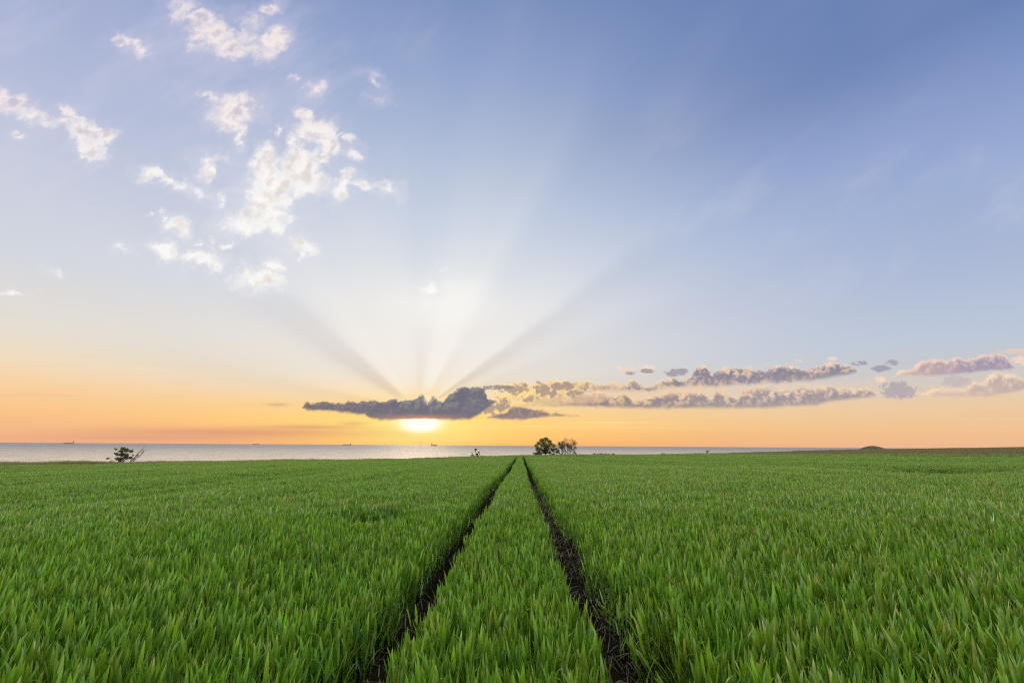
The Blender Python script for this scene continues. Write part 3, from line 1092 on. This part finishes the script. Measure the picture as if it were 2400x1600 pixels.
def leaf_quads(clumps, count, size, squash=0.8):
    """many small leaf sprays through ellipsoids (centre, rx, ry, rz)"""
    v, f, q = [], [], []
    vol = [c[1] * c[2] * c[3] for c in clumps]
    tot = sum(vol)
    for c, vv in zip(clumps, vol):
        for _ in range(max(12, int(count * vv / tot))):
            while True:
                p = Vector((U_(-1, 1), U_(-1, 1), U_(-1, 1)))
                if p.length < 1: break
            p = p * (0.55 + 0.45 * R())
            pos_ = Vector((c[0].x + p.x * c[1], c[0].y + p.y * c[2], c[0].z + p.z * c[3]))
            nrm = Vector((U_(-1, 1), U_(-1, 1), U_(-.6, 1))).normalized()
            a = nrm.orthogonal().normalized()
            a.rotate(Matrix.Rotation(U_(0, 6.28), 3, nrm))
            b_ = nrm.cross(a)
            s = size * U_(0.6, 1.3)
            i0 = len(v)
            v += [pos_ - a * s, pos_ - b_ * s * .55, pos_ + a * s, pos_ + b_ * s * .55]
            q += [(0.5, 0), (0, .5), (0.5, 1), (1, .5)]
            f.append((i0, i0 + 1, i0 + 2, i0 + 3))
    return v, f, q


def plant(name, label, cat, loc, clumps, limbs, count, size, mat, crown_name='crown', wood_name='trunk', group=None):
    root = empty(name, loc)
    tag(root, label, cat, group)
    w = Wood()
    for pts, r0, r1 in limbs:
        w.limb(pts, r0, r1)
    if w.v:
        mesh_obj(wood_name, w.v, w.f, bark_m, root, smooth=True)
    if clumps:
        v, f, q = leaf_quads(clumps, count, size)
        mesh_obj(crown_name, v, f, mat, root, uvs=q)
    return root


def vv(x, z, y=0.0):
    return Vector((x, y, z))


def crown_limbs(w_, start, clumps, r0):
    L = []
    for c in clumps:
        e = Vector(c[0])
        L.append((w_.bend(start + Vector((U_(-.05, .05), U_(-.05, .05), 0)), e, 0.08), r0 * U_(.5, .9), r0 * 0.12))
        for _ in range(3):
            e2 = e + Vector((U_(-1, 1) * c[1], U_(-1, 1) * c[2], U_(-.4, 1) * c[3])) * 0.8
            L.append((w_.bend(start.lerp(e, U_(.5, .9)), e2, 0.05, 4), r0 * 0.22, r0 * 0.05))
    return L


W0 = Wood()
random.seed(12)
# leafy tree beside the end of the tracks
k = mpp(124) * 1.08
cl = []
dome = [(-19, 6, 7, 6), (-16, 17, 7, 7), (-19, 24, 6, 5), (-13, 29, 7, 6), (-6, 35, 8, 7), (3, 38, 8, 6), (10, 33, 7, 6), (14, 27, 6, 5), (20, 24, 6, 6), (23, 17, 6, 5),
        (16, 16, 7, 5), (7, 24, 8, 7), (-3, 25, 9, 7), (-8, 16, 9, 6), (2, 14, 8, 6), (10, 9, 6, 4), (18, 6, 6, 4), (-11, 6, 7, 6), (-2, 31, 8, 6), (5, 18, 8, 6), (-14, 11, 6, 4), (19, 12, 4, 5)]
for (dx_, dz_, rx, rz) in dome:
    for sgn in (0, 1):
        cl.append((vv(dx_ * k, dz_ * k, U_(-1, 1) * 14 * k * (1 - abs(dx_) / 40)), rx * k * .9, rx * k * 1.1, rz * k * .85))
lt = at(1277, 124)
start = vv(0.1, 0.9)
lim = [(W0.bend(vv(0.25, -.1), start, 0, 3, .03), 0.17, 0.13)] + crown_limbs(W0, start, cl, 0.11)
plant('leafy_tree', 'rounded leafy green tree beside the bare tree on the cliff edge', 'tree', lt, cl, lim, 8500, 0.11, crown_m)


def bare_tree(w_, buds, base, d, L, r0, lvl):
    e = base + d * L
    w_.limb(w_.bend(base, e, 0.0, 4, 0.05), r0, r0 * 0.66, 5 if lvl > 1 else 3)
    if lvl == 0:
        buds.append(e)
        return
    for _ in range(3):
        nd = (d + Vector((U_(-1, 1), U_(-.8, .8), U_(-.45, .75))) * 0.68).normalized()
        bare_tree(w_, buds, base.lerp(e, U_(.55, 1.0)), nd, L * U_(.60, .78), max(r0 * 0.62, 0.016), lvl - 1)


random.seed(31)
bt = at(1325, 125)
root = empty('bare_tree', bt)
tag(root, 'spreading nearly bare tree with brown twigs beside the leafy tree', 'tree')
w, buds = Wood(), []
for (sx, dxy, L0) in ((-.2, Vector((-.50, .1, .95)), 1.45), (-.1, Vector((-.22, -.2, 1)), 1.75), (.05, Vector((.05, .25, 1)), 1.85), (.25, Vector((.30, -.1, 1)), 1.75), (.3, Vector((.62, .2, .85)), 1.5), (.1, Vector((-.80, -.15, .62)), 1.15), (.35, Vector((.95, 0, .55)), 1.15)):
    bare_tree(w, buds, vv(sx, -.1), dxy.normalized(), L0 * 1.12, 0.10, 5)
mesh_obj('trunk', w.v, w.f, bark_m, root, smooth=True)
v, f, q = leaf_quads([(b_, .15, .15, .13) for b_ in buds[::7]], 1500, 0.05)
mesh_obj('crown', v, f, twig_m, root, uvs=q)

# sapling at the foot of the leafy tree
sp = at(1251, 123)
k = mpp(123)
cl = [(vv(-.5 * k, 9 * k), 2.2 * k, 2 * k, 1.8 * k), (vv(0, 5 * k), 2 * k, 2 * k, 1.6 * k)]
plant('sapling', 'thin sapling with two leaf tufts at the foot of the leafy tree', 'sapling', sp, cl,
      [(W0.bend(vv(0, -.1), vv(-.06, 9 * k), 0, 4), .03, .012)], 160, 0.08, bush_m, 'crown', 'stem')

# bush with clustered heads over the tracks' left side
hb = at(1115, 120)
k = mpp(120)
heads = [(0, 18, 5, 3), (-1, 14.5, 3, 2), (7, 11, 4.5, 2.6), (3, 7, 5, 3), (-9, 10, 2.2, 2.4), (-7, 5, 4.2, 3), (-11, 3, 2.4, 2.4), (4, 3, 4.5, 3), (12, 3.4, 2.5, 2), (16, 3, 1.8, 2), (-3, 2, 4, 2.5), (9, 6, 2, 3)]
cl = [(vv(a * k, b_ * k + .25, U_(-.4, .4)), c * k * .85, c * k * .85, d * k * .85) for a, b_, c, d in heads]
lim = [(W0.bend(vv(c[0].x * .3, -.1), c[0], .05), .05, .015) for c in cl]
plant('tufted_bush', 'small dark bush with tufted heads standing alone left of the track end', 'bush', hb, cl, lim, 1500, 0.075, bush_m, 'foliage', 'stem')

random.seed(5)
# wind-bent pair of bushes at the left
k = mpp(93) * 1.28
lb_ = at(287, 93)
heads = [(-2, 31, 5, 4), (3, 27, 5, 4), (-6, 26, 5, 4), (-17, 22, 4, 2.6), (-12, 20, 5, 3), (-4, 20, 7, 5), (-20, 13, 4, 2), (-25, 12.5, 3, 1.8), (-12, 12, 6, 3.4), (-3, 12, 6, 5), (3, 16, 5, 6),
         (11, 28, 5, 5), (16, 26, 4.5, 4.5), (11, 19, 5, 5), (16, 14, 5, 4), (9, 13, 4, 3), (-13, 7, 4.5, 2.2), (2, 5, 5, 2.4), (10, 4, 4, 2.4), (-6, 7, 4, 3), (18, 19, 3, 2), (-10, 30, 4, 2.5)]
cl = [(vv(a * k, b_ * k + .1, U_(-.7, .7)), c * k * .9, c * k * 1.1, d * k * .9) for a, b_, c, d in heads]
lim = []
for c in cl:
    lim.append((W0.bend(vv(U_(-.25, .35), -.1), c[0], .04), .05, .012))
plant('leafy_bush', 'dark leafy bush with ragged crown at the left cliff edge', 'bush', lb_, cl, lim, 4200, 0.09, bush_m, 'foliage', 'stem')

bb = at(303, 93)
root = empty('leaning_bush', bb)
tag(root, 'bare thin stemmed bush leaning right beside the dark leafy bush', 'bush')
w, buds = Wood(), []
for (sx, ex, ez) in ((-1, 20, 25), (0, 23, 30), (1, 28, 36), (2, 30, 31), (0, 15, 17), (-2, 9, 14), (1, 30, 26), (2, 22, 19)):
    a, e = vv(sx * k, -.1), vv(ex * k, ez * k, U_(-.4, .4))
    pts = w.bend(a, e, 0.03, 6, .025)
    w.limb(pts, .05, .018, 5)
    for _ in range(9):
        b0 = a.lerp(e, U_(.4, 1))
        e2 = b0 + Vector((U_(-.1, .75), U_(-.3, .3), U_(-.1, .65)))
        w.limb(w.bend(b0, e2, .05, 3, .05), .016, .008, 4)
        buds.append(e2)
mesh_obj('stem', w.v, w.f, bark_m, root, smooth=True)
v, f, q = leaf_quads([(b_, .17, .17, .12) for b_ in buds[::3]], 220, 0.045)
mesh_obj('foliage', v, f, bush_m, root, uvs=q)

# low scrub at the edge right of the trees
for (px_, dep, wpx, hpx, lab) in ((1408, 141, 60, 6, 'low wide green scrub on the cliff edge right of the trees'),
                                  (1437, 144, 9, 6.5, 'tiny upright shrub just right of the low wide scrub'),
                                  (1555, 184, 9, 5, 'tiny dark shrub between the low scrub and the wooden stand')):
    b0 = at(px_, dep)
    k = mpp(dep)
    cl = []
    nn = max(3, int(wpx / 3))
    for i in range(nn):
        t_ = (i + .5) / nn * 2 - 1
        h_ = hpx * (1 - t_ * t_) ** .5 * U_(.6, 1.1)
        cl.append((vv(t_ * wpx / 2 * k, h_ * .5 * k + .35, U_(-.6, .6)), 2.6 * k, 3 * k, max(1.2, h_ * .55) * k))
    lim = [(W0.bend(vv(0, -.1), c[0], .02, 4, .02), .03, .012) for c in cl[::2]]
    plant('scrub', lab, 'bush', b0, cl, lim, 90 * nn, 0.10, scrub_m, 'foliage', 'stem')

# ------------------------------------------------------------------ grass mound on the skyline
k = mpp(297)
mb = at(2047, 297)
V_, F_ = [], []
NX, NY = 40, 16
for j in range(NY + 1):
    for i in range(NX + 1):
        a, b_ = i / NX * 2 - 1, j / NY * 2 - 1
        rr_ = min(1, math.hypot(a, b_))
        prof = (0.5 + 0.5 * math.cos(math.pi * rr_)) ** 0.62
        hgt = 10.0 * k * prof * (1 - 0.18 * a)
        x0 = a * 38 * k
        y0 = b_ * 20 * k
        gz = float(terrain(np.array(mb.x + x0), np.array(mb.y + y0))) - mb.z
        V_.append((x0, y0, gz - .3 + hgt + .25 * prof * mnoise.noise(Vector((x0 * .6, y0 * .6, 3)))))
for j in range(NY):
    for i in range(NX):
        a = j * (NX + 1) + i
        F_.append((a, a + 1, a + NX + 2, a + NX + 1))
mound = mesh_obj('hill', V_, F_, simple_mat('mound_turf', (0.058, 0.060, 0.018), 0.95, 0.4, 0.8), smooth=True)
mound.location = mb
tag(mound, 'low rounded grassy mound on the skyline of the brown field', 'hill', kind='structure')

# ------------------------------------------------------------------ wooden stand by the cliff edge


def box(v, f, x0, x1, y0, y1, z0, z1, sx=0.0):
    i = len(v)
    v += [(x0, y0, z0), (x1, y0, z0), (x1, y1, z0), (x0, y1, z0), (x0 + sx, y0, z1), (x1 + sx, y0, z1), (x1 + sx, y1, z1), (x0 + sx, y1, z1)]
    f += [(i, i + 3, i + 2, i + 1), (i + 4, i + 5, i + 6, i + 7), (i, i + 1, i + 5, i + 4), (i + 1, i + 2, i + 6, i + 5), (i + 2, i + 3, i + 7, i + 6), (i + 3, i, i + 4, i + 7)]


wood_m = simple_mat('weathered_wood', (0.085, 0.065, 0.045), 0.85, 0.3, 5)
dark_m = simple_mat('dark_board', (0.035, 0.028, 0.022), 0.8, 0.3, 5)
so = at(1659, 206)
stand = empty('wooden_stand', so, rad(-20))
tag(stand, 'small wooden stand with dark roof board alone at the far field edge', 'stand')
k = mpp(206)


def part(name, mat, parent, boxes):
    v, f = [], []
    for b_ in boxes:
        box(v, f, *b_)
    return mesh_obj(name, v, f, mat, parent)


part('roof_board', dark_m, stand, [(-3.3 * k, 2.8 * k, -.6, .6, 1.30, 1.58)])
part('side_panel', wood_m, stand, [(-3.1 * k, -.2 * k, -.5, -.42, .35, 1.29)])
part('leg', wood_m, stand, [(1.6 * k + .30, 2.5 * k + .30, -.5, -.38, -.1, 1.29, -.30)])
part('leg', wood_m, stand, [(-3.1 * k, -2.6 * k, -.40, -.28, -.1, 1.29)])
part('leg', wood_m, stand, [(-3.1 * k, -2.6 * k, .38, .5, -.1, 1.29)])
part('leg', wood_m, stand, [(1.6 * k + .30, 2.5 * k + .30, .38, .5, -.1, 1.29, -.30)])

# ------------------------------------------------------------------ ships on the horizon
hull_m = simple_mat('ship_hull', (0.27, 0.20, 0.17), 0.6, 0.15, 0.05)  # haze put into the colour: hull and house lightened for distance
house_m = simple_mat('ship_house', (0.38, 0.29, 0.23), 0.6, 0.1, 0.05)


def ship(label, px_, dist, length, hull_h, house_h, mirrored, cargo):
    d = sky_dir(px_, 1040)
    t_ = dist / math.hypot(d.x, d.y)
    cth = d.normalized().dot(sky_dir(1200, 800))
    length, hull_h, house_h = length * cth * cth * 0.92, hull_h * cth * 0.8, house_h * cth * 0.85
    root = empty('cargo_ship', (d.x * t_, d.y * t_, SEA_Z), math.atan2(-d.x, d.y))
    tag(root, label, 'ship', 'ships on the horizon')
    s = -1 if mirrored else 1              # bow to the left when s = 1
    L = length / 2
    bw = length * 0.075
    prof = [(-1, 0.0, 1.18), (-.9, .75, 1.1), (-.7, 1, 1), (0, 1, 1), (.8, 1, 1), (1, .8, 1.05)]
    v, f = [], []
    for (a, wd, hh) in prof:
        x0 = s * a * L
        v += [(x0 * (0.96 if a == -1 else 1), -bw * wd * .8, -2), (x0, -bw * wd, hull_h * hh), (x0, bw * wd, hull_h * hh), (x0 * (0.96 if a == -1 else 1), bw * wd * .8, -2)]
    for i in range(len(prof) - 1):
        for j in range(4):
            f.append((4 * i + j, 4 * i + (j + 1) % 4, 4 * i + 4 + (j + 1) % 4, 4 * i + 4 + j))
    f.append((3, 2, 1, 0))
    e = 4 * (len(prof) - 1)
    f.append((e, e + 1, e + 2, e + 3))
    mesh_obj('hull', v, f, hull_m, root)
    hx = s * L * .80
    hw = length * .055
    part('deckhouse', house_m, root, [(hx - hw, hx + hw, -bw * .8, bw * .8, hull_h, hull_h + house_h * .7), (hx - hw * .8, hx + hw * .6, -bw, bw, hull_h + house_h * .7, hull_h + house_h)])
    part('funnel', hull_m, root, [(hx + s * hw * 1.3 - hw * .25, hx + s * hw * 1.3 + hw * .25, -bw * .25, bw * .25, hull_h, hull_h + house_h * 1.15)])
    part('mast', hull_m, root, [(-s * L * .85 - .8, -s * L * .85 + .8, -.8, .8, hull_h, hull_h + house_h * .7)])
    for c in cargo:
        part('hatch', hull_m, root, [(s * L * c - length * .05, s * L * c + length * .05, -bw * .7, bw * .7, hull_h, hull_h + house_h * .22)])
    return root


D0 = 9500
q = D0 / FPX
ship('long cargo ship with raised stern, leftmost ship on the horizon', 160.5, D0, 29 * q, 3.4 * q, 4.6 * q, False, (-.55, -.2, .1, .4))
ship('faintest low cargo ship on the horizon between the left bushes and the sun', 599.5, D0 * 1.4, 17 * q * 1.4, 2.2 * q * 1.4, 1.8 * q * 1.4, False, (-.4, .0, .35))
ship('long low tanker with stern house left of the setting sun glow', 813, D0 * 1.2, 23 * q * 1.2, 2.2 * q * 1.2, 3.0 * q * 1.2, False, (-.3, .2))
ship('cargo ship with tall stern house right below the setting sun glow', 1018, D0, 16 * q, 2.8 * q, 5.0 * q, True, (-.4, 0, .35))

# ------------------------------------------------------------------ far wind turbines
tur_m = simple_mat('turbine_paint', (0.45, 0.42, 0.38), 0.5, 0.05, 0.05)
TURB = [(903, 1.15, 'faint wind turbine standing alone left of the sun glow'),
        (984, 1.5, 'left one of the two close wind turbines under the sun'),
        (988, 1.5, 'right one of the two close wind turbines under the sun'),
        (1095, 1.0, 'faint wind turbine right of the ship below the sun'),
        (1170, 1.1, 'faint wind turbine above the sea between the tufted bush and leafy tree')]
for (px_, sc, lab) in TURB:
    dist = 16000
    d = sky_dir(px_, 1040)
    t_ = dist / math.hypot(d.x, d.y)
    root = empty('wind_turbine', (d.x * t_, d.y * t_, SEA_Z), math.atan2(-d.x, d.y))
    tag(root, lab, 'wind turbine', 'wind turbines far out at sea')
    hh = 82 * sc
    w = Wood()
    w.limb([Vector((0, 0, -2)), Vector((0, 0, hh * .5)), Vector((0, 0, hh))], 3.4, 2.0, 8)
    mesh_obj('tower', w.v, w.f, tur_m, root, smooth=True)
    part('nacelle', tur_m, root, [(-2.2, 2.2, -6, 5, hh, hh + 4.4)])
    for b_ in range(3):
        a = 0.5 + b_ * 2.0944
        w = Wood()
        c = Vector((0, -7, hh + 2.2))
        w.limb([c, c + Vector((math.sin(a), 0, math.cos(a))) * 14, c + Vector((math.sin(a), 0, math.cos(a))) * 40 * sc], 1.7, .5, 5)
        mesh_obj('blade', w.v, w.f, tur_m, root)
